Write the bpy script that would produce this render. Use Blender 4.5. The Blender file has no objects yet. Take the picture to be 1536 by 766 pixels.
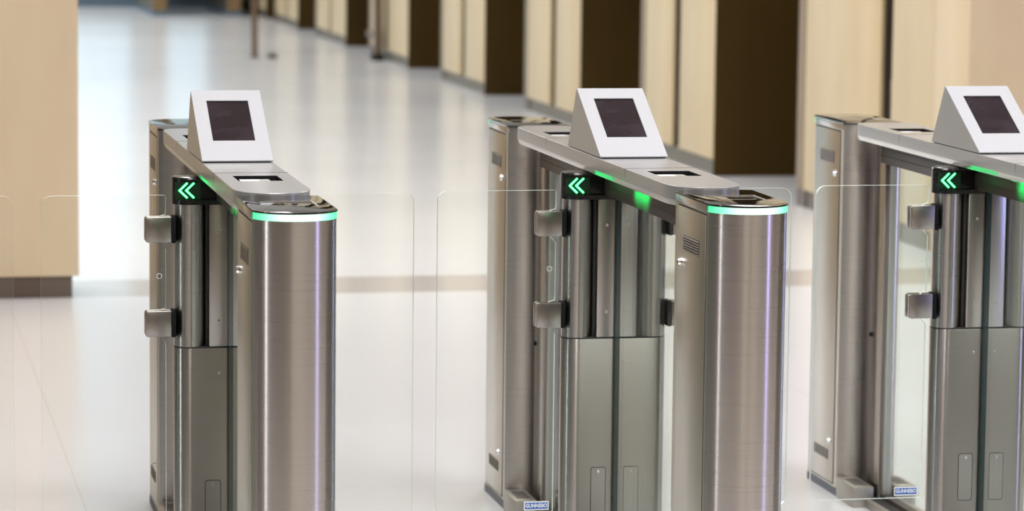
import bpy, bmesh, math, random
from mathutils import Vector, Matrix
random.seed(4)
D = bpy.data
S = bpy.context.scene
COL = S.collection
rad = math.radians

# ------------------------------------------------------------------ camera, world, lights
F = Vector((0.20113015, 0.97256033, -0.11693188))
R = Vector((0.97947662, -0.2012733, 0.01070584))
U = Vector((0.01312319, 0.11668531, 0.99308223))
cam = D.cameras.new('camera')
cam.sensor_width = 36.0
cam.lens = 4814.4 / 1536 * 36
cam.clip_end = 200
cam.dof.use_dof = True
cam.dof.focus_distance = 6.85
cam.dof.aperture_fstop = 5.2
camo = D.objects.new('camera', cam)
COL.objects.link(camo)
camo.matrix_world = Matrix(((R.x, U.x, -F.x, -0.75086), (R.y, U.y, -F.y, -8.31827), (R.z, U.z, -F.z, 1.63348), (0, 0, 0, 1)))
S.camera = camo
S.view_settings.view_transform = 'Standard'
S.view_settings.look = 'None'
S.view_settings.gamma = 1
S.view_settings.use_curve_mapping = False
S.view_settings.exposure = 0.0
try:
    S.cycles.max_bounces = 12
    S.cycles.transparent_max_bounces = 24
    S.cycles.use_denoising = True
    S.cycles.sample_clamp_indirect = 6
except Exception:
    pass

W = D.worlds.new('daylight'); S.world = W; W.use_nodes = True
wn = W.node_tree.nodes; wl = W.node_tree.links
bgn = wn['Background']
tc = wn.new('ShaderNodeTexCoord'); sep = wn.new('ShaderNodeSeparateXYZ'); rmp = wn.new('ShaderNodeValToRGB')
wl.new(tc.outputs['Generated'], sep.inputs[0]); wl.new(sep.outputs['Z'], rmp.inputs[0]); wl.new(rmp.outputs[0], bgn.inputs[0])
e = rmp.color_ramp.elements
e[0].position = 0.0; e[0].color = (0.35, 0.42, 0.40, 1)
e[1].position = 0.35; e[1].color = (0.80, 0.92, 1.0, 1)
k = e.new(0.06); k.color = (0.50, 0.72, 0.86, 1)
bgn.inputs[1].default_value = 1.4

def area(name, loc, size, power, col, rot=(0, 0, 0)):
    l = D.lights.new(name, 'AREA'); l.shape = 'RECTANGLE'; l.size, l.size_y = size
    l.energy = power; l.color = col
    o = D.objects.new(name, l); COL.objects.link(o); o.location = loc; o.rotation_euler = rot
    return o
for yy in (-10.5, -6.2, -2.6, 4.6, 9.5, 15, 22, 28):
    far_ = yy > 9
    for xx in ((-5.2, -1.6) if far_ else (0.2, 3.6)):
        area('ceiling_luminaire', (xx, yy, 4.93), (2.6, 4.0) if far_ else (1.6, 2.6), 205 if far_ else 132, (0.95, 0.98, 1.0) if far_ else (1.0, 0.99, 0.975))
# added out-of-view lights, white and blue, for streaks on the steel
area('tall_streak_light', (-6.5, -2.9, 2.2), (0.35, 4.0), 55, (0.95, 0.97, 1.0), (rad(90), 0, rad(-86)))
area('blue_streak_light_near', (6.1, -5.8, 2.0), (0.30, 3.8), 55, (0.38, 0.40, 1.0), (rad(90), 0, rad(55)))
area('blue_streak_light_far', (5.8, 2.2, 2.0), (0.30, 3.8), 40, (0.38, 0.40, 1.0), (rad(90), 0, rad(125)))

# ------------------------------------------------------------------ materials
def mat(name, base, rough=0.5, metal=0.0, spec=0.5, emit=None, es=0.0, aniso=0.0):
    m = D.materials.new(name); m.use_nodes = True
    b = m.node_tree.nodes['Principled BSDF']
    b.inputs['Base Color'].default_value = (*base, 1)
    b.inputs['Roughness'].default_value = rough
    b.inputs['Metallic'].default_value = metal
    b.inputs['Specular IOR Level'].default_value = spec
    if emit:
        b.inputs['Emission Color'].default_value = (*emit, 1); b.inputs['Emission Strength'].default_value = es
    if aniso:
        b.inputs['Anisotropic'].default_value = aniso; b.inputs['Anisotropic Rotation'].default_value = .25
        t = m.node_tree.nodes.new('ShaderNodeTangent'); t.direction_type = 'RADIAL'; t.axis = 'Z'
        m.node_tree.links.new(t.outputs[0], b.inputs['Tangent'])
    return m
def noise_color(m, c0, c1, scale, detail=3.0, lo=0.3, hi=0.7, vec='Object', bump=0.0, rough=None):
    nt = m.node_tree; n = nt.nodes; l = nt.links; b = n['Principled BSDF']
    t = n.new('ShaderNodeTexCoord'); mp = n.new('ShaderNodeMapping'); mp.inputs['Scale'].default_value = scale
    no = n.new('ShaderNodeTexNoise'); no.inputs['Scale'].default_value = 1.0; no.inputs['Detail'].default_value = detail
    r = n.new('ShaderNodeValToRGB'); r.color_ramp.elements[0].position = lo; r.color_ramp.elements[1].position = hi
    r.color_ramp.elements[0].color = (*c0, 1); r.color_ramp.elements[1].color = (*c1, 1)
    l.new(t.outputs[vec], mp.inputs[0]); l.new(mp.outputs[0], no.inputs[0]); l.new(no.outputs[0], r.inputs[0]); l.new(r.outputs[0], b.inputs['Base Color'])
    if bump:
        bp = n.new('ShaderNodeBump'); bp.inputs['Strength'].default_value = bump; bp.inputs['Distance'].default_value = 0.001
        l.new(no.outputs[0], bp.inputs['Height']); l.new(bp.outputs[0], b.inputs['Normal'])
    if rough:
        mr = n.new('ShaderNodeMapRange'); mr.inputs['To Min'].default_value = rough[0]; mr.inputs['To Max'].default_value = rough[1]
        l.new(no.outputs[0], mr.inputs[0]); l.new(mr.outputs[0], b.inputs['Roughness'])
    return m
M = {}
M['steel'] = noise_color(mat('brushed_steel', (.5, .47, .44), .27, 1.0, aniso=0.85), (.43, .395, .365), (.45, .415, .385), (3, 3, 1500), 0, rough=(.27, .29))
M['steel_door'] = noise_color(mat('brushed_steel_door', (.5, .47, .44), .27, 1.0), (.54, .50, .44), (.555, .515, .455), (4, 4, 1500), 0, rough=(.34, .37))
M['steel_gate'] = noise_color(mat('brushed_steel_gate', (.4, .39, .37), .3, 1.0, aniso=0.8), (.385, .365, .34), (.40, .38, .355), (3, 3, 1500), 0, rough=(.27, .29))
M['deck'] = noise_color(mat('satin_aluminium', (.3, .3, .3), .28, .3, .9), (.30, .295, .292), (.325, .32, .317), (3, 300, 300), 1)
M['white_metal'] = mat('pale_silver_paint', (.47, .475, .495), .45, .1)
M['bevel'] = mat('deck_edge_metal', (.62, .60, .57), .3, .9)
M['rail'] = noise_color(mat('dark_bronze_rail', (.06, .045, .035), .45, .15, .35), (.055, .042, .035), (.075, .058, .046), (2, 2, 60), 1)
M['black'] = mat('black_gloss_plastic', (.006, .006, .007), .16, 0, .5)
M['black_matte'] = mat('black_rubber', (.010, .010, .011), .7, 0, .12)
M['capglass'] = mat('black_glass', (.005, .005, .005), .03, 0, .5)
M['screen'] = noise_color(mat('dark_screen_glass', (.03, .02, .022), .15, 0, .22), (.016, .009, .011), (.042, .028, .034), (9, 9, 16), 5, .40, .85, rough=(.10, .22))
M['chrome'] = mat('chrome', (.85, .85, .85), .08, 1.0)
M['seam'] = mat('seam_shadow_gap', (.03, .028, .025), .7)
M['shoe'] = mat('blue_grey_sealant', (.17, .18, .21), .6)
M['vent'] = mat('vent_slats', (.08, .07, .06), .6, 0, .1)
M['clamp'] = mat('clamp_steel', (.36, .335, .315), .28, 1.0)
M['vent_bar'] = mat('vent_bar', (.20, .18, .155), .5, .3, .3)
M['cover'] = mat('satin_cover_metal', (.42, .39, .35), .45, .7)
M['led'] = mat('green_light_strip', (.05, .4, .2), .4, 0, .3, (0.12, 1.0, 0.42), 1.1)
nt = M['led'].node_tree; t = nt.nodes.new('ShaderNodeTexCoord'); sx_ = nt.nodes.new('ShaderNodeSeparateXYZ'); ab = nt.nodes.new('ShaderNodeMath'); ab.operation = 'ABSOLUTE'
mr = nt.nodes.new('ShaderNodeMapRange'); mr.inputs['From Max'].default_value = .085; cr = nt.nodes.new('ShaderNodeValToRGB')
nt.links.new(t.outputs['Object'], sx_.inputs[0]); nt.links.new(sx_.outputs['X'], ab.inputs[0]); nt.links.new(ab.outputs[0], mr.inputs[0]); nt.links.new(mr.outputs[0], cr.inputs[0])
nt.links.new(cr.outputs[0], nt.nodes['Principled BSDF'].inputs['Emission Color'])
ce = cr.color_ramp.elements; ce[0].position = .38; ce[0].color = (.95, 1.0, .97, 1); ce[1].position = .95; ce[1].color = (.045, .78, .30, 1)
k = ce.new(.72); k.color = (.30, 1.0, .60, 1)
M['led_core'] = mat('arrow_led', (.1, .6, .3), .4, 0, .5, (0.10, 1.0, 0.26), 5.0)
M['led_halo'] = mat('arrow_led_rim', (.02, .3, .1), .4, 0, .5, (0.0, 1.0, 0.14), 0.65)
M['led_panel'] = mat('arrow_led_board', (.004, .02, .01), .3, 0, .5, (0.0, 1.0, 0.15), 0.006)
M['led_under'] = mat('green_marker_lens', (.02, .3, .1), .3, 0, .5, (0.0, 1.0, 0.22), 3.0)
M['bevel_glow'] = mat('green_bevel_glow', (.05, .3, .12), .3, 0, .5, (0.0, 1.0, 0.22), .42)  # green light on the deck bevel, put into an emissive strip
M['blue'] = mat('label_blue', (.01, .12, .50), .4)
M['paper'] = mat('label_white', (.82, .82, .80), .4)
M['edge'] = mat('glass_edge', (.86, .97, .92), .15, 0, .6)
M['edge_dark'] = mat('dark_glass_edge', (.008, .028, .030), .3, 0, .2)
def glass(name, tint, f0=.04, f1=.55):
    m = D.materials.new(name); m.use_nodes = True; n = m.node_tree.nodes; l = m.node_tree.links
    n.remove(n['Principled BSDF']); out = n['Material Output']
    tr = n.new('ShaderNodeBsdfTransparent'); tr.inputs[0].default_value = (*tint, 1)
    gl = n.new('ShaderNodeBsdfGlossy'); gl.inputs['Roughness'].default_value = .02; gl.inputs[0].default_value = (1, 1, 1, 1)
    lw = n.new('ShaderNodeLayerWeight'); lw.inputs[0].default_value = .5
    pw = n.new('ShaderNodeMath'); pw.operation = 'POWER'; pw.inputs[1].default_value = 5
    mr = n.new('ShaderNodeMapRange'); mr.inputs['To Min'].default_value = f0; mr.inputs['To Max'].default_value = f1
    mx = n.new('ShaderNodeMixShader')
    l.new(lw.outputs['Facing'], pw.inputs[0]); l.new(pw.outputs[0], mr.inputs[0]); l.new(mr.outputs[0], mx.inputs[0])
    l.new(tr.outputs[0], mx.inputs[1]); l.new(gl.outputs[0], mx.inputs[2]); l.new(mx.outputs[0], out.inputs[0])
    return m
M['glass'] = glass('clear_glass', (.985, .993, .989), .02)
M['glass_green'] = glass('clear_green_glass', (.90, .945, .92), .04)
M['wood'] = noise_color(mat('maple_veneer', (.7, .55, .35), .42, 0, .4), (.56, .43, .245), (.64, .52, .33), (5, 5, .9), 4, .25, .75)
M['wood_warm'] = noise_color(mat('maple_veneer_warm', (.7, .5, .32), .4, 0, .4), (.66, .51, .315), (.73, .585, .38), (5, 5, 1.2), 4, .25, .75)
M['bronze'] = noise_color(mat('dark_bronze_laminate', (.07, .045, .015), .55, 0, .15), (.048, .027, .0045), (.066, .038, .007), (3, 3, .8), 3)
M['jamb'] = mat('brown_jamb_metal', (.26, .17, .08), .35, .5)
M['slot'] = mat('grey_slot_metal', (.22, .195, .165), .4, .5)
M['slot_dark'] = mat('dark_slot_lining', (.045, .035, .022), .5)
M['skirt'] = mat('grey_skirting_metal', (.16, .14, .11), .5, .1, .3)
M['skirt_brown'] = mat('brown_skirting', (.11, .075, .05), .4)
M['slate'] = mat('slate_blue_sill', (.10, .15, .20), .5)
M['far_post'] = mat('brown_post_metal', (.16, .10, .06), .4, .3)
M['ceil'] = mat('ceiling_white', (.78, .77, .75), .8)
M['plaster'] = mat('taupe_wall', (.20, .165, .135), .7)
# floor : polished pale tiles with faint joints, smoother beyond the threshold band
fm = mat('polished_tile', (.76, .74, .72), .2, 0, .3); M['floor'] = fm
n = fm.node_tree.nodes; l = fm.node_tree.links; b = n['Principled BSDF']
t = n.new('ShaderNodeTexCoord'); mp = n.new('ShaderNodeMapping'); mp.inputs['Location'].default_value = (0.17, -0.1, 0)
br = n.new('ShaderNodeTexBrick'); br.offset = 0; br.inputs['Scale'].default_value = 1; br.inputs['Mortar Size'].default_value = .0022
br.inputs['Mortar Smooth'].default_value = .3
br.inputs['Brick Width'].default_value = 2.4; br.inputs['Row Height'].default_value = 2.4
br.inputs['Color1'].default_value = (.73, .73, .745, 1); br.inputs['Color2'].default_value = (.75, .75, .765, 1); br.inputs['Mortar'].default_value = (.64, .62, .60, 1)
no = n.new('ShaderNodeTexNoise'); no.inputs['Scale'].default_value = .5; no.inputs['Detail'].default_value = 2
mr = n.new('ShaderNodeMapRange'); mr.inputs['To Min'].default_value = .17; mr.inputs['To Max'].default_value = .25
l.new(t.outputs['Object'], mp.inputs[0]); l.new(mp.outputs[0], br.inputs[0]); l.new(br.outputs[0], b.inputs['Base Color'])
l.new(t.outputs['Object'], no.inputs[0]); l.new(no.outputs[0], mr.inputs[0]); l.new(mr.outputs[0], b.inputs['Roughness'])
M['near_floor'] = mat('taupe_near_floor', (.33, .285, .24), .8)  # unseen floor, darkened so the steel reflects a deeper brown
M['band'] = mat('threshold_stone', (.56, .52, .49), .16, 0, .5)

# ------------------------------------------------------------------ mesh helpers
class MB:
    def __init__(s): s.bm = bmesh.new(); s.mats = []
    def mi(s, m):
        if m not in s.mats: s.mats.append(m)
        return s.mats.index(m)
    def box(s, x0, x1, y0, y1, z0, z1, m, bev=0.0, seg=2):
        vs = [s.bm.verts.new((x, y, z)) for z in (z0, z1) for x, y in ((x0, y0), (x1, y0), (x1, y1), (x0, y1))]
        fs = [s.bm.faces.new([vs[i] for i in q]) for q in ((3, 2, 1, 0), (4, 5, 6, 7), (0, 1, 5, 4), (1, 2, 6, 5), (2, 3, 7, 6), (3, 0, 4, 7))]
        k = s.mi(m)
        for f in fs: f.material_index = k
        if bev:
            ed = list({e_ for f in fs for e_ in f.edges})
            r = bmesh.ops.bevel(s.bm, geom=ed, offset=bev, segments=seg, profile=.5, affect='EDGES')
            for f in r['faces']: f.material_index = k
        return s
    def prism(s, pts, a0, a1, m, axis='z', cap=None, bev=0.0, bevsel='both'):
        """extrude a closed outline; axis is the extrusion axis; outline coords are the other two"""
        def P(p, a):
            return {'z': (p[0], p[1], a), 'y': (p[0], a, p[1]), 'x': (a, p[0], p[1])}[axis]
        lo = [s.bm.verts.new(P(p, a0)) for p in pts]; hi = [s.bm.verts.new(P(p, a1)) for p in pts]
        k = s.mi(m); kc = s.mi(cap) if cap else k
        N = len(pts); sides = []
        for i in range(N):
            f = s.bm.faces.new((lo[i], lo[(i + 1) % N], hi[(i + 1) % N], hi[i])); f.material_index = k; sides.append(f)
        fl = s.bm.faces.new(lo[::-1]); fh = s.bm.faces.new(hi); fl.material_index = kc; fh.material_index = kc
        bmesh.ops.recalc_face_normals(s.bm, faces=sides + [fl, fh])
        if bev:
            ed = list(fh.edges) + (list(fl.edges) if bevsel == 'both' else [])
            r = bmesh.ops.bevel(s.bm, geom=ed, offset=bev, segments=2, profile=.5, affect='EDGES')
            for f in r['faces']: f.material_index = k
        return s
    def loft(s, rings, m, capm=None):
        """rings: list of equal-length 3d point lists"""
        R_ = [[s.bm.verts.new(p) for p in r] for r in rings]; k = s.mi(m); fs = []
        N = len(rings[0])
        for a, c in zip(R_, R_[1:]):
            for i in range(N):
                f = s.bm.faces.new((a[i], a[(i + 1) % N], c[(i + 1) % N], c[i])); f.material_index = k; fs.append(f)
        f0 = s.bm.faces.new(R_[0][::-1]); f1 = s.bm.faces.new(R_[-1])
        f0.material_index = f1.material_index = s.mi(capm) if capm else k
        bmesh.ops.recalc_face_normals(s.bm, faces=fs + [f0, f1])
        return s
    def cyl(s, c, r, h, m, axis='z', seg=32, r2=None):
        r2 = r if r2 is None else r2
        def P(a, rr, t_):
            u_, v_ = rr * math.cos(a), rr * math.sin(a)
            return {'z': (c[0] + u_, c[1] + v_, c[2] + t_), 'y': (c[0] + u_, c[1] + t_, c[2] + v_), 'x': (c[0] + t_, c[1] + u_, c[2] + v_)}[axis]
        A = [2 * math.pi * i / seg for i in range(seg)]
        return s.loft([[P(a, r, 0) for a in A], [P(a, r2, h) for a in A]], m)
    def mesh(s, me, mx, m):
        k = s.mi(m); n0 = len(s.bm.faces)
        me.transform(mx); s.bm.from_mesh(me); s.bm.faces.ensure_lookup_table()
        for f in s.bm.faces[n0:]: f.material_index = k
        return s
    def build(s, name, parent=None, loc=(0, 0, 0), smooth=True):
        me = D.meshes.new(name); s.bm.to_mesh(me); s.bm.free()
        for m in s.mats: me.materials.append(M[m])
        if smooth:
            for p_ in me.polygons: p_.use_smooth = True
            me.set_sharp_from_angle(angle=rad(28))
        o = D.objects.new(name, me); COL.objects.link(o); o.location = loc
        if parent: o.parent = parent
        return o
def tag(o, label=None, cat=None, group=None, kind=None):
    for k_, v_ in (('label', label), ('category', cat), ('group', group), ('kind', kind)):
        if v_: o[k_] = v_
    return o
def empty(name, loc=(0, 0, 0), rz=0):
    o = D.objects.new(name, None); COL.objects.link(o); o.location = loc; o.rotation_euler = (0, 0, rz); o.empty_display_size = .1
    return o
def copy_tree(o, parent=None):
    c = o.copy(); COL.objects.link(c); c.parent = parent
    for ch in list(o.children): copy_tree(ch, c)
    return c
def struct(o): o['kind'] = 'structure'; return o
def rrect(x0, x1, z0, z1, r, seg=6, corners=(1, 1, 1, 1)):
    """rounded rectangle outline counter-clockwise from lower left; corners ll, lr, ur, ul"""
    out = []
    for k_, (cx, cz, a0) in enumerate(((x0, z0, 180), (x1, z0, 270), (x1, z1, 0), (x0, z1, 90))):
        if not corners[k_] or r == 0: out.append((cx, cz)); continue
        ox = cx + (r if cx == x0 else -r); oz = cz + (r if cz == z0 else -r)
        for i in range(seg + 1):
            a = rad(a0 + 90 * i / seg); out.append((ox + r * math.cos(a), oz + r * math.sin(a)))
    return out

# ------------------------------------------------------------------ the setting
struct(MB().box(-9, 6.6, -13.2, -3.4, -.1, 0, 'near_floor').box(-9, 6.6, -3.4, 4.1, -.1, 0, 'floor').box(-9, 6.6, 4.62, 32.2, -.1, 0, 'floor').box(-9, 6.6, 4.1, 4.62, -.1, 0, 'band').build('floor'))
struct(MB().box(-9.2, 6.6, -13.2, 32.2, 5.0, 5.15, 'ceil').build('ceiling'))
struct(MB().box(6.0, 6.2, 4.2, 32, 0, 5, 'bronze').build('wall_right_back'))
wn_ = MB().box(-9, 6.6, -13.2, -13.0, 0, 5, 'plaster')
for xa, xb in ((-8.4, -5.6), (-4.4, -2.6), (-.9, 1.5), (3.6, 4.6)): wn_.box(xa, xb, -13.0, -12.96, 0, 4.6, 'bronze')  # unseen wall, dark panels added for dark bands reflected in the steel
for xa, xb in ((-5.5, -4.5), (-2.3, -1.2), (1.9, 3.2)): wn_.box(xa, xb, -13.0, -12.95, 0, 4.9, 'wood')
struct(wn_.build('wall_near'))
wn_ = MB().box(6.4, 6.6, -13, 4.1, 0, 5, 'plaster')
for ya, yb in ((-12, -9.5), (-8, -6.6), (-4.6, -2.6), (-.4, 1.2)): wn_.box(6.36, 6.4, ya, yb, 0, 4.6, 'bronze')  # also out of view, panelled dark for the steel to reflect
for ya, yb in ((-6.4, -4.8), (-2.4, -.6)): wn_.box(6.35, 6.4, ya, yb, 0, 4.8, 'wood')
struct(wn_.build('wall_right_near'))
# frontal panels either side of the threshold
struct(MB().box(-9, .105, 4.08, 4.5, .085, 5, 'wood_warm', .004).build('wall_left_return'))
struct(MB().box(-9, .08, 4.10, 4.48, 0, .085, 'skirt_brown').build('baseboard_left'))
struct(MB().box(3.70, 6.4, 4.08, 4.5, .085, 5, 'wood_warm', .004).build('wall_right_return'))
struct(MB().box(3.72, 6.4, 4.10, 4.48, 0, .085, 'skirt_brown').build('baseboard_right_return'))
# long right wall: veneered piers with dark openings between them, each pier split by a narrow slot
WX = 3.93
piers = [(4.52, 7.26, [5.84]), (8.82, 10.56, [9.68]), (12.16, 13.98, [13.02]), (15.40, 17.29, [16.30]),
         (18.79, 20.95, [19.95]), (22.33, 24.45, [23.4]), (25.72, 27.7, [26.7]), (28.4, 31.4, [29.8])]
for i, (a, c, slots) in enumerate(piers):
    mb = MB(); edges = [a] + [v for s_ in slots for v in (s_ - .085, s_ + .085)] + [c]
    for y0, y1 in zip(edges[::2], edges[1::2]):
        ya_, yb_ = y0 + (.012 if y0 == a else 0), y1 - (.15 if y1 == c else 0)
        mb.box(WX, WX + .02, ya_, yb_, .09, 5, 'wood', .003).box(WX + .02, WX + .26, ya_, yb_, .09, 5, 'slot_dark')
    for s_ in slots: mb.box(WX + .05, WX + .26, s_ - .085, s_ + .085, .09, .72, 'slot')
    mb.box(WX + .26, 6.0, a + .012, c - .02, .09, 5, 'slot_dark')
    mb.box(WX - .001, 6.0, a, a + .012, 0, 5, 'bronze')
    struct(mb.build('wall_right_pier'))
    struct(MB().box(WX + .02, 5.98, a + .014, c - .02, 0, .09, 'skirt').box(WX + .012, WX + .3, c - .15, c, 0, .09, 'skirt_brown').build('baseboard_right'))
    struct(MB().box(WX + .004, WX + .14, c - .149, c, .09, 5, 'jamb', .004).build('trim_jamb'))
# far end glazing
struct(MB().box(-9, 6.6, 31.5, 32.0, 0, .55, 'slate').build('wall_far_sill'))
wf = MB()
for i in range(14):
    x = -8.8 + i * 1.15; wf.box(x - .04, x + .04, 31.62, 31.74, .55, 5, 'slot')
wf.box(-9, 6.6, 31.60, 31.76, 3.1, 3.2, 'slot')
w1 = struct(wf.build('window_1'))
pn = MB().box(-9, 6.6, 31.67, 31.69, .55, 5, 'glass').build('window_glass', w1)
struct(MB().box(-9.2, -9, -13.2, 32.2, 0, 5, 'plaster').build('wall_left'))

# ------------------------------------------------------------------ turnstile
HP, Y0, Y1 = .08, .86, 1.117          # pillar half width, inner and outer end of its flat sides
def pillar_outline(sy, half=HP, ysag=.062, isag=.018, grow=0.0):
    pts = []
    n_ = 20
    Rr = (half ** 2 + ysag ** 2) / (2 * ysag); a = math.asin(min(1, half / Rr))
    for i in range(n_ + 1):
        t_ = -a + 2 * a * i / n_
        pts.append((Rr * math.sin(t_), Y1 + grow + ysag - Rr * (1 - math.cos(t_))))
    Ri = (half ** 2 + isag ** 2) / (2 * isag); ai = math.asin(half / Ri)
    for i in range(13):
        t_ = ai - 2 * ai * i / 12
        pts.append((Ri * math.sin(t_), Y0 - isag + Ri * (1 - math.cos(t_))))
    pts = [(x, y * sy) for x, y in pts]
    return pts
def arc_pts(sy, r_out, r_in, ysag=.062):
    out = []
    Rr = (HP ** 2 + ysag ** 2) / (2 * ysag); a = math.asin(min(1, HP / Rr)); cy = Y1 + ysag - Rr
    A = [-a + 2 * a * i / 28 for i in range(29)]
    out = [((Rr + r_out) * math.sin(t_), sy * (cy + (Rr + r_out) * math.cos(t_))) for t_ in A]
    out += [((Rr + r_in) * math.sin(t_), sy * (cy + (Rr + r_in) * math.cos(t_))) for t_ in A[::-1]]
    return out
def make_pillar(root, sy):
    o = pillar_outline(sy)
    p_ = MB(); p_.mi('steel'); p_.mi('steel_door')
    p_ = p_.prism(o, .006, .982, 'steel').prism([(x * .97, y) for x, y in o if True], .982, .9955, 'steel').build('end_pillar', root)
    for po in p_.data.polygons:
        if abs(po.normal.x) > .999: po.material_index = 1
    # plain steel fascia beside the light strip
    ya, yb = sorted((sy * .862, sy * 1.108))
    MB().box(-.0815, .0815, ya, yb, .980, .9955, 'steel', .0008).build('cap_fascia', p_)
    MB().prism([(x * 1.02, y + sy * (.001)) for x, y in o], 0, .02, 'shoe').build('base_seal', p_)
    MB().prism(arc_pts(sy, .0012, -.006), .983, .9957, 'led').build('light_strip', p_)
    cap = MB().prism([(x * 1.03, y + (sy * .002 if abs(y) > 1 else -sy * .002)) for x, y in o], .9958, 1.0, 'capglass', bev=.0008)
    cap.build('glass_cap', p_)
    # printed card outline on the cap
    yq = [sy * v for v in (.965, 1.045)]; w_ = .0011
    ic = MB()
    for (x0, y0, x1, y1) in ((-.048, yq[0], .052, yq[0]), (.052, yq[0], .054, sy * 1.06), (-.035, yq[1], .036, yq[1])):
        ic.box(min(x0, x1) - w_, max(x0, x1) + w_, min(y0, y1) - w_ * 1.6, max(y0, y1) + w_ * 1.6, 1.0, 1.0004, 'bevel')
    ic.build('reader_mark', p_)
    d0, d1 = sorted((sy * .888, sy * 1.102))
    MB().box(-.0806, -.0792, d0 - .003, d1 + .003, .026, .977, 'seam').box(-.0818, -.0795, d0, d1, .029, .974, 'steel_door', .0003).build('access_door', p_)
    for z0, z1 in ((.886, .918), (.086, .113)):
        v0, v1 = sorted((sy * .932, sy * 1.057))
        vm = MB().box(-.0822, -.0815, v0, v1, z0, z1, 'vent'); nn = 6
        for i in range(nn):
            zz = z0 + (z1 - z0) * (i + .5) / nn
            vm.prism([(-.0822, zz - .0019), (-.0842, zz - .0012), (-.0822, zz + .0012)], v0 + .002, v1 - .002, 'vent_bar', 'y')
        vm.build('vent_grille', p_)
    for z in (.861, .140):
        lk = MB().cyl((-.0818, sy * .916, z), .0095, -.003, 'chrome', 'x', 24).cyl((-.0848, sy * .916, z), .0078, -.0045, 'chrome', 'x', 24, .0066)
        lk.box(-.0897, -.0880, sy * .916 - .0012, sy * .916 + .0012, z - .004, z + .004, 'black_matte')
        lk.build('door_lock', p_)
    return p_

def deck_outline(half=.0786, ys=.735, yf=.855, yr=.80):
    pts = []
    for i in range(25):   # front (negative y) left to right
        t_ = math.pi * i / 24; c_, s_ = -math.cos(t_), math.sin(t_)
        pts.append((half * math.copysign(abs(c_) ** .82, c_), -ys - (yf - ys) * s_ ** .82))
    pts += [(half, -ys + .006), (half, ys - .006)]
    for i in range(25):
        t_ = math.pi * i / 24; c_, s_ = math.cos(t_), math.sin(t_)
        pts.append((half * math.copysign(abs(c_) ** .82, c_), ys + (yr - ys) * s_ ** .82))
    pts += [(-half, ys - .006), (-half, -ys + .006)]
    return pts
def shrink(pts, d):
    return [(x * (1 - d / .0786), y * (1 - d / .85)) for x, y in pts]

def stadium(cx, cy, r, seg=20, dx=.088):
    pts = [(-dx + cx + .003, cy + r)]
    for i in range(seg + 1):
        a = rad(90 + 180 * i / seg); pts.append((-dx + cx + r * math.cos(a), cy + r * math.sin(a)))
    pts += [(-dx + cx + .003, cy - r), (dx + cx - .003, cy - r)]
    for i in range(seg + 1):
        a = rad(-90 + 180 * i / seg); pts.append((dx + cx + r * math.cos(a), cy + r * math.sin(a)))
    pts.append((dx + cx - .003, cy + r))
    return pts

def text_mesh(s, size):
    cu = D.curves.new('label_text', 'FONT'); cu.body = s; cu.size = size; cu.align_x = 'CENTER'; cu.align_y = 'CENTER'; cu.extrude = .0001
    cu.offset = .00035
    to = D.objects.new('label_text', cu); COL.objects.link(to)
    bpy.context.view_layer.update()
    me = D.meshes.new_from_object(to.evaluated_get(bpy.context.evaluated_depsgraph_get()))
    D.objects.remove(to); D.curves.remove(cu)
    return me

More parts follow.
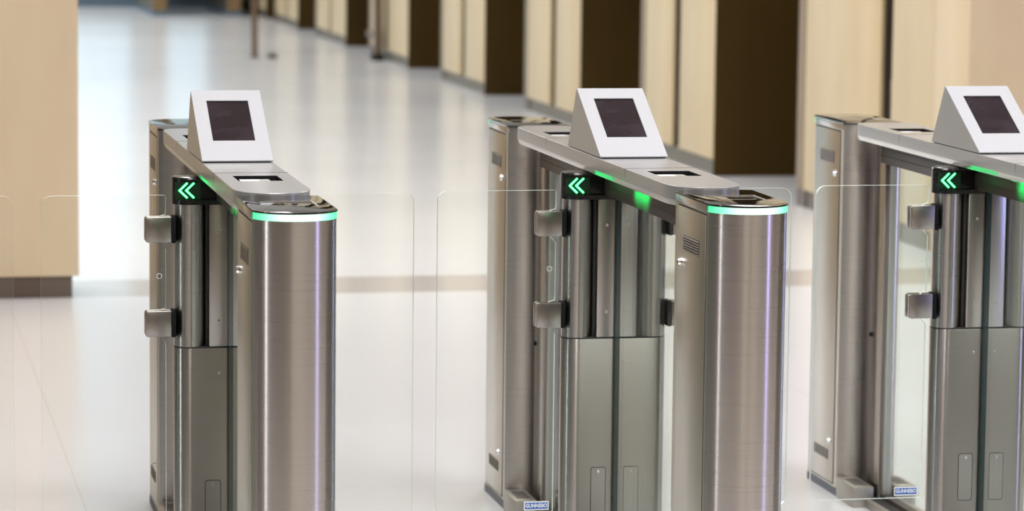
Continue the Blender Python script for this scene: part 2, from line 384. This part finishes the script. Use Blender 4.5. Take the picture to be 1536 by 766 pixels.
def make_leaf(root, sx):
    yl = -.007; th = .005
    X = lambda v: sx * v
    # outline in (x, z): outer edge at .421, notched beside the two clamps
    P_ = []
    def arc(cx, cz, r, a0, a1, n_=5):
        for i in range(n_ + 1):
            a = rad(a0 + (a1 - a0) * i / n_); P_.append((cx + r * math.cos(a), cz + r * math.sin(a)))
    P_.append((.143, .165)); arc(.421 - .022, .165 + .022, .022, -90, 0); arc(.421 - .022, .919 - .022, .022, 0, 90)
    arc(.143 + .004, .919 - .004, .004, 90, 180, 3)
    for zt, zb in ((.871, .814), (.659, .601)):
        P_.append((.143, zt + .014)); arc(.1480, zt + .014, .010, 250, 270, 2)
        P_.append((.156, zt + .001)); P_.append((.162, zt - .006)); P_.append((.162, zb + .006)); P_.append((.156, zb - .001)); P_.append((.149, zb - .010)); P_.append((.143, zb - .016))
    pts = [(X(x), z) for x, z in P_]
    leaf = MB().prism(pts, yl - th, yl + th, 'edge', 'y', cap='glass').build('gate_leaf', root, smooth=False)
    for zt, zb in ((.871, .814), (.659, .601)):
        cl = MB()
        for ya, yb in ((yl - .019, yl - .0062), (yl + .0062, yl + .017)):
            x0, x1 = sorted((X(.190), X(.132)))
            cl.prism(rrect(x0, x1, zb, zt, .006, 5, (1, 0, 0, 1) if sx < 0 else (0, 1, 1, 0)), ya, yb, 'clamp', 'y', bev=.0012)
        x0, x1 = sorted((X(.180), X(.134)))
        cl.box(x0, x1, yl - .0061, yl + .0061, zb + .003, zt - .003, 'black_matte')
        cl.build('leaf_clamp', leaf)
        x0, x1 = sorted((X(.1322), X(.1215)))
        MB().box(x0, x1, yl - .021, yl + .021, zb - .002, zt + .002, 'black_matte', .004).build('hinge_pad', leaf)
    # small round transfer on the glass
    rg = MB(); A = [2 * math.pi * i / 24 for i in range(24)]
    xo = X(.158)
    rings = [[(xo + r_ * math.cos(a), y_, .737 + r_ * math.sin(a)) for a in A] for r_, y_ in ((.0062, yl - .0052), (.0062, yl - .0055), (.0050, yl - .0055), (.0050, yl - .0052))]
    vs = [[rg.bm.verts.new(p) for p in r_] for r_ in rings]; k_ = rg.mi('edge')
    for a_, b_ in zip(vs, vs[1:]):
        for i in range(24):
            rg.bm.faces.new((a_[i], a_[(i + 1) % 24], b_[(i + 1) % 24], b_[i])).material_index = k_
    rg.build('round_transfer', leaf)
    if sx < 0:
        lb = MB().box(-.212, -.153, yl - .0056, yl - .0051, .1715, .1925, 'paper').box(-.2095, -.1555, yl - .0059, yl - .0055, .1745, .1895, 'blue')
        me = text_mesh('GUNNEBO', .0105)
        lb.mesh(me, Matrix.Translation((-.1825, yl - .0061, .1820)) @ Matrix.Rotation(rad(90), 4, 'X') @ Matrix.Diagonal((1.0, 1.15, 1, 1)), 'paper')
        lb.build('maker_label', leaf)
    return leaf

def screw(parent, x, z, y=-.0262, r=.0038):
    s_ = MB().cyl((x, y, z), r, -.0018, 'chrome', 'y', 16, r * .8)
    s_.box(x - r * .55, x + r * .55, y - .0021, y - .0017, z - .0007, z + .0007, 'black_matte')
    return s_.build('screw', parent)

def make_turnstile():
    root = empty('turnstile')
    make_pillar(root, -1); make_pillar(root, 1)
    # deck
    o = deck_outline(); o1 = [(x * .947, y * .995) for x, y in o]
    dk = MB()
    o2 = shrink(o, .0012)
    dk.loft([[(x, y, .964) for x, y in o1], [(x, y, .976) for x, y in o], [(x, y, 1.0040) for x, y in o], [(x, y, 1.005) for x, y in o2]], 'deck')
    for f in dk.bm.faces:
        if f.calc_center_median().z < .972: f.material_index = dk.mi('bevel')
    deck = dk.build('deck', root)
    for sy in (-1, 1):
        a_, b_ = sorted((sy * .477, sy * .594))
        cut = MB().box(-.047, .047, a_, b_, .9992, 1.02, 'black_matte').build('cutter', None)
        md = deck.modifiers.new('cut', 'BOOLEAN'); md.operation = 'DIFFERENCE'; md.solver = 'EXACT'; md.object = cut
        bpy.context.view_layer.update()
        me = D.meshes.new_from_object(deck.evaluated_get(bpy.context.evaluated_depsgraph_get()))
        deck.modifiers.clear(); deck.data = me; D.objects.remove(cut)
        me.set_sharp_from_angle(angle=rad(25))
    for sy in (-1, 1):
        yy = sy * .409
        MB().box(-.0788, .0788, yy - .0006, yy + .0006, .985, 1.0054, 'seam').build('panel_joint', deck)
    # reader slots : raised dark rim showing a recess with a small card symbol
    for sy in (-1, 1):
        a_, b_ = sorted((sy * .477, sy * .594))
        rs = MB().box(-.0465, .0465, a_ + .0005, b_ - .0005, .9993, .9996, 'capglass')
        for q in ((-.0468, .0468, a_ + .0002, a_ + .001), (-.0468, .0468, b_ - .001, b_ - .0002), (-.0468, -.0460, a_, b_), (.0460, .0468, a_, b_)):
            rs.box(*q, .9996, 1.0048, 'black_matte')
        rs.box(-.036, .026, a_ + .046, b_ - .026, .9996, .9999, 'paper').box(.004, .026, a_ + .050, b_ - .030, .9999, 1.0002, 'bevel')
        rs.build('card_reader', deck)
    # console on the deck
    x0, x1 = -.078, .078
    cs = MB().prism([(-.171, 1.0075), (.166, 1.0075), (.082, 1.1452), (.078, 1.1452)], x0, x1, 'deck', 'x')
    console = cs.build('screen_console', root)
    MB().box(-.0745, .0745, -.165, .160, 1.0052, 1.0075, 'black_matte').build('gasket', console)
    A_ = Vector((0, -.171, 1.0075)); B_ = Vector((0, .078, 1.1452)); d_ = (B_ - A_); L_ = d_.length; d_.normalize(); nrm = Vector((0, -d_.z, d_.y))
    def slab(u0, u1, v0, v1, h0, h1, m, mb):
        vs = []
        for h in (h0, h1):
            for (u_, v_) in ((u0, v0), (u1, v0), (u1, v1), (u0, v1)):
                q = A_ + d_ * v_ + nrm * h; vs.append(mb.bm.verts.new((u_, q.y, q.z)))
        k_ = mb.mi(m)
        for q in ((3, 2, 1, 0), (4, 5, 6, 7), (0, 1, 5, 4), (1, 2, 6, 5), (2, 3, 7, 6), (3, 0, 4, 7)):
            mb.bm.faces.new([vs[i] for i in q]).material_index = k_
    s0, s1 = L_ * (1 - .723), L_ * (1 - .150)
    fp = MB(); hh = .0030
    slab(-.0782, -.0469, 0, L_, .0002, hh, 'white_metal', fp); slab(.0469, .0782, 0, L_, .0002, hh, 'white_metal', fp)
    slab(-.0469, .0469, 0, s0, .0002, hh, 'white_metal', fp); slab(-.0469, .0469, s1, L_, .0002, hh, 'white_metal', fp)
    fp.build('face_plate', console, smooth=False)
    sc = MB(); slab(-.0469, .0469, s0, s1, .0001, .0006, 'screen', sc)
    for (u0, u1, v0, v1) in ((-.0470, .0470, s1 - .0035, s1), (-.0470, .0470, s0, s0 + .001), (.0462, .0470, s0, s1), (-.0470, -.0462, s0, s1)):
        slab(u0, u1, v0, v1, .0006, .0012, 'black_matte', sc)
    sc.build('screen', console, smooth=False)
    # rail below the deck
    rl = MB().box(-.030, .030, -.845, .700, .908, .965, 'rail', .0015)
    for z in (.928, .946): rl.box(-.0306, -.0298, -.845, .700, z, z + .0012, 'seam')
    rail = rl.build('rail', root)
    for y in [-.78 + .133 * i for i in range(12)]:
        MB().cyl((-.0302, y, .953), .0022, -.001, 'black_matte', 'x', 10).build('rail_rivet', rail)
    MB().box(-.0640, -.0585, -.375, -.345, .9605, .9640, 'led_under', .001).prism([(-.0788, .9752), (-.0755, .9650), (-.0745, .9650), (-.0778, .9752)], -.29, -.12, 'bevel_glow', 'y').build('marker_lens_glow', rail)  # marker lens, with the bevel's green glow drawn as a strip
    for yy in (-.400, -.335):      # the marker lamp shines on the side of the rail
        sl = D.lights.new('green_marker_lamp', 'SPOT'); sl.energy = 2.2; sl.color = (0.0, 1.0, 0.20); sl.spot_size = rad(105); sl.spot_blend = 1.0; sl.shadow_soft_size = .004
        slo = D.objects.new('green_marker_lamp', sl); COL.objects.link(slo); slo.parent = root
        slo.location = (-.074, yy, .957); slo.rotation_euler = Vector((1, 0, -.12)).to_track_quat('-Z', 'Y').to_euler()
    # posts and fixed glass
    for sy in (-1, 1):
        a_, b_ = sorted((sy * .690, sy * .790))
        ps = MB().box(-.020, .020, a_, b_, .012, .965, 'steel', .003)
        c_ = sy * .690
        ps.box(-.009, .009, min(c_, c_ - sy * .012), max(c_, c_ - sy * .012), .03, .908, 'bevel')
        ps.cyl((-.0201, sy * .775, .447), .006, -.003, 'black_matte', 'x', 16)
        ps.build('support_post', root)
        g0, g1 = sorted((sy * .678, (.0465 if sy > 0 else -.0285)))
        gp = MB().box(-.005, .005, g0, g1, .035, .9078, 'glass_green').build('fixed_glass', root, smooth=False)
        gx = (.0465 if sy > 0 else -.0275)
        MB().box(-.0056, .0056, min(gx, gx + sy * .010), max(gx, gx + sy * .010), .035, .9078, 'edge_dark').build('glass_seal', gp)
        # base channel and cover boxes
        p0, p1 = sorted((sy * .690, sy * .842))
        for s2 in (-1, 1):
            q0, q1 = sorted((s2 * .030, s2 * .086))
            cb = MB().box(q0, q1, p0, p1, 0, .055, 'cover', .002).build('floor_cover', root)
            gb = MB()
            for i in range(6):
                yy = p0 + .03 + i * .016
                gb.box(q0 + .012, q1 - .010, yy, yy + .006, .0548, .0556, 'seam')
            gb.build('cover_grating', cb)
    MB().box(-.052, .052, -.86, .86, 0, .022, 'cover', .002).box(-.038, -.014, -.84, .80, .022, .0225, 'seam').box(-.012, .012, -.84, .84, .022, .036, 'rail').build('base_channel', root)
    # gate housing, lower part and central column
    hs = MB().prism(stadium(0, .01, .036), .0, .5735, 'steel_gate', bev=.0012, bevsel='top')
    hs.prism(stadium(0, .01, .0352), .5735, .5765, 'seam')
    housing = hs.build('gate_housing', root)
    MB().box(-.0480, .0480, -.0255, .0455, .5765, .900, 'steel_gate', .0035).build('column_cover', housing)
    MB().box(-.0535, .0535, -.008, .028, .577, .900, 'seam').build('column_core', housing)
    for sx in (-1, 1):
        MB().cyl((sx * .088, .01, .5768), .0352, .321, 'steel_gate', 'z', 64).build('hinge_drum', housing)
        for z in (.8387, .6367): screw(housing, sx * .0256, z, -.0256)
        screw(housing, sx * .0256, .5172)
        x0, x1 = sorted((sx * .0558, sx * .0222))
        lp = MB().prism(rrect(x0 - .0013, x1 + .0013, .1577, .2723, .0060), -.0264, -.0259, 'black_matte', 'y').prism(rrect(x0, x1, .159, .271, .005), -.0266, -.0259, 'steel_gate', 'y')
        lp.build('latch_plate', housing)
        screw(housing, sx * .039, .262, -.0266, .0033)
    # black head with the two displays
    H = .0405; full = stadium(0, .01, H, 28)
    hd = MB().prism(full, .8985, .9085, 'black')
    clip = []
    yc_ = -.0135
    for x, y in full:
        clip.append((x, max(y, yc_) if (abs(x) > .058) else y))
    # add crisp corners of the display recess
    seq = []
    for i, (p_, q_) in enumerate(zip(full, clip)):
        seq.append(q_)
    hd.prism(seq, .9085, .949, 'black')
    hd.loft([[(x, y, .949) for x, y in full], [(x, y, .9555) for x, y in full],
             [(x * .985, .01 + (y - .01) * .94, .9590) for x, y in full], [(x * .95, .01 + (y - .01) * .80, .9610) for x, y in full]], 'black')
    head = hd.build('gate_head', root)
    for sx in (-1, 1):
        dp = MB().box(min(sx * .122, sx * .066), max(sx * .122, sx * .066), yc_ - .0004, yc_ + .0002, .9088, .9488, 'led_panel')
        for tip, top in ((-.1125, -.0955), (-.0975, -.0805)):
            for (w_, m_, yo) in ((.0060, 'led_halo', .0008), (.0034, 'led_core', .0012)):
                for (xa, za, xb, zb) in ((tip, .9295, top, .9460), (tip, .9295, top, .9130)):
                    if sx > 0: xa, xb = -xa, -xb
                    v_ = Vector((xb - xa, zb - za)).normalized(); n2 = Vector((-v_.y, v_.x)) * w_ / 2
                    a2 = Vector((xa, za)) - v_ * w_ * .4; b2 = Vector((xb, zb)) + v_ * w_ * .2
                    dp.prism([tuple(a2 - n2), tuple(b2 - n2), tuple(b2 + n2), tuple(a2 + n2)], yc_ - .0004 - yo, yc_ - .0004, m_, 'y')
        dp.build('arrow_display', head, smooth=False)
    make_leaf(root, -1); make_leaf(root, 1)
    return root

SP, XC = .9026, .07982
proto = make_turnstile()
YB = -1.11737
units = [(0, 0.0, -.03133, -.00285), (1, 0.0, 0.0, 0.0), (2, .01375, .04592, .00158), (-1, 0.0, -.02, 0.0)]
labels = ['leftmost steel turnstile with pillars in view, before the bright bare floor',
          'middle steel turnstile of the row, in front of the dark wall openings',
          'steel turnstile at the right edge, its near pillar out of view',
          'turnstile past the left edge, only the rim of its clear glass leaf in view']
for i, (n_, dx, dy, rz) in enumerate(units):
    o_ = proto if i == 0 else copy_tree(proto)
    o_.location = (XC + n_ * SP + dx, YB + dy, 0); o_.rotation_euler = (0, 0, rz)
    tag(o_, labels[i], 'turnstile', 'row of speed gate turnstiles')

# ------------------------------------------------------------------ far background
for i, (x, lab) in enumerate(((2.76, 'slim beige and grey column at the far windows, left one of the two'), (3.62, 'slim beige and grey column at the far windows, nearer the right wall'))):
    r_ = empty('column', (x, 30.1, 0))
    MB().box(-.075, .075, -1.2, 1.1, .06, 4.98, 'skirt', .01).build('shaft', r_)
    MB().box(-.078, .078, -1.215, -1.19, .06, 4.98, 'jamb').build('front_facing', r_)
    MB().box(-.085, .085, -1.22, 1.12, 0, .06, 'slate').build('plinth', r_)
    tag(r_, lab, 'column', 'columns at the far windows')
r_ = empty('post', (2.80, 20.35, 0))
MB().cyl((0, 0, .01), .027, 2.6, 'far_post', 'z', 20).build('shaft', r_)
MB().cyl((0, 0, 0), .05, .012, 'skirt', 'z', 24).build('foot_plate', r_)
tag(r_, 'thin brown metal post standing alone on the far bright floor', 'post')
st = MB().box(-.04, .04, -.05, .05, 0, .05, 'skirt', .01).build('door_stop', None, (2.95, 20.3, 0))
tag(st, 'small grey floor stop just right of the lone thin post', 'door stop')
r_ = empty('post', (3.86, 20.0, 0))
MB().box(-.03, .03, -.06, .06, .02, 2.6, 'far_post', .006).build('shaft', r_)
MB().box(-.05, .05, -.09, .09, 0, .05, 'black_matte', .004).build('foot_plate', r_)
MB().box(-.02, .02, .05, .55, .19, .24, 'far_post', .006).build('bracket', r_)
tag(r_, 'brown post with a low side bracket standing against the veneered right wall', 'post')
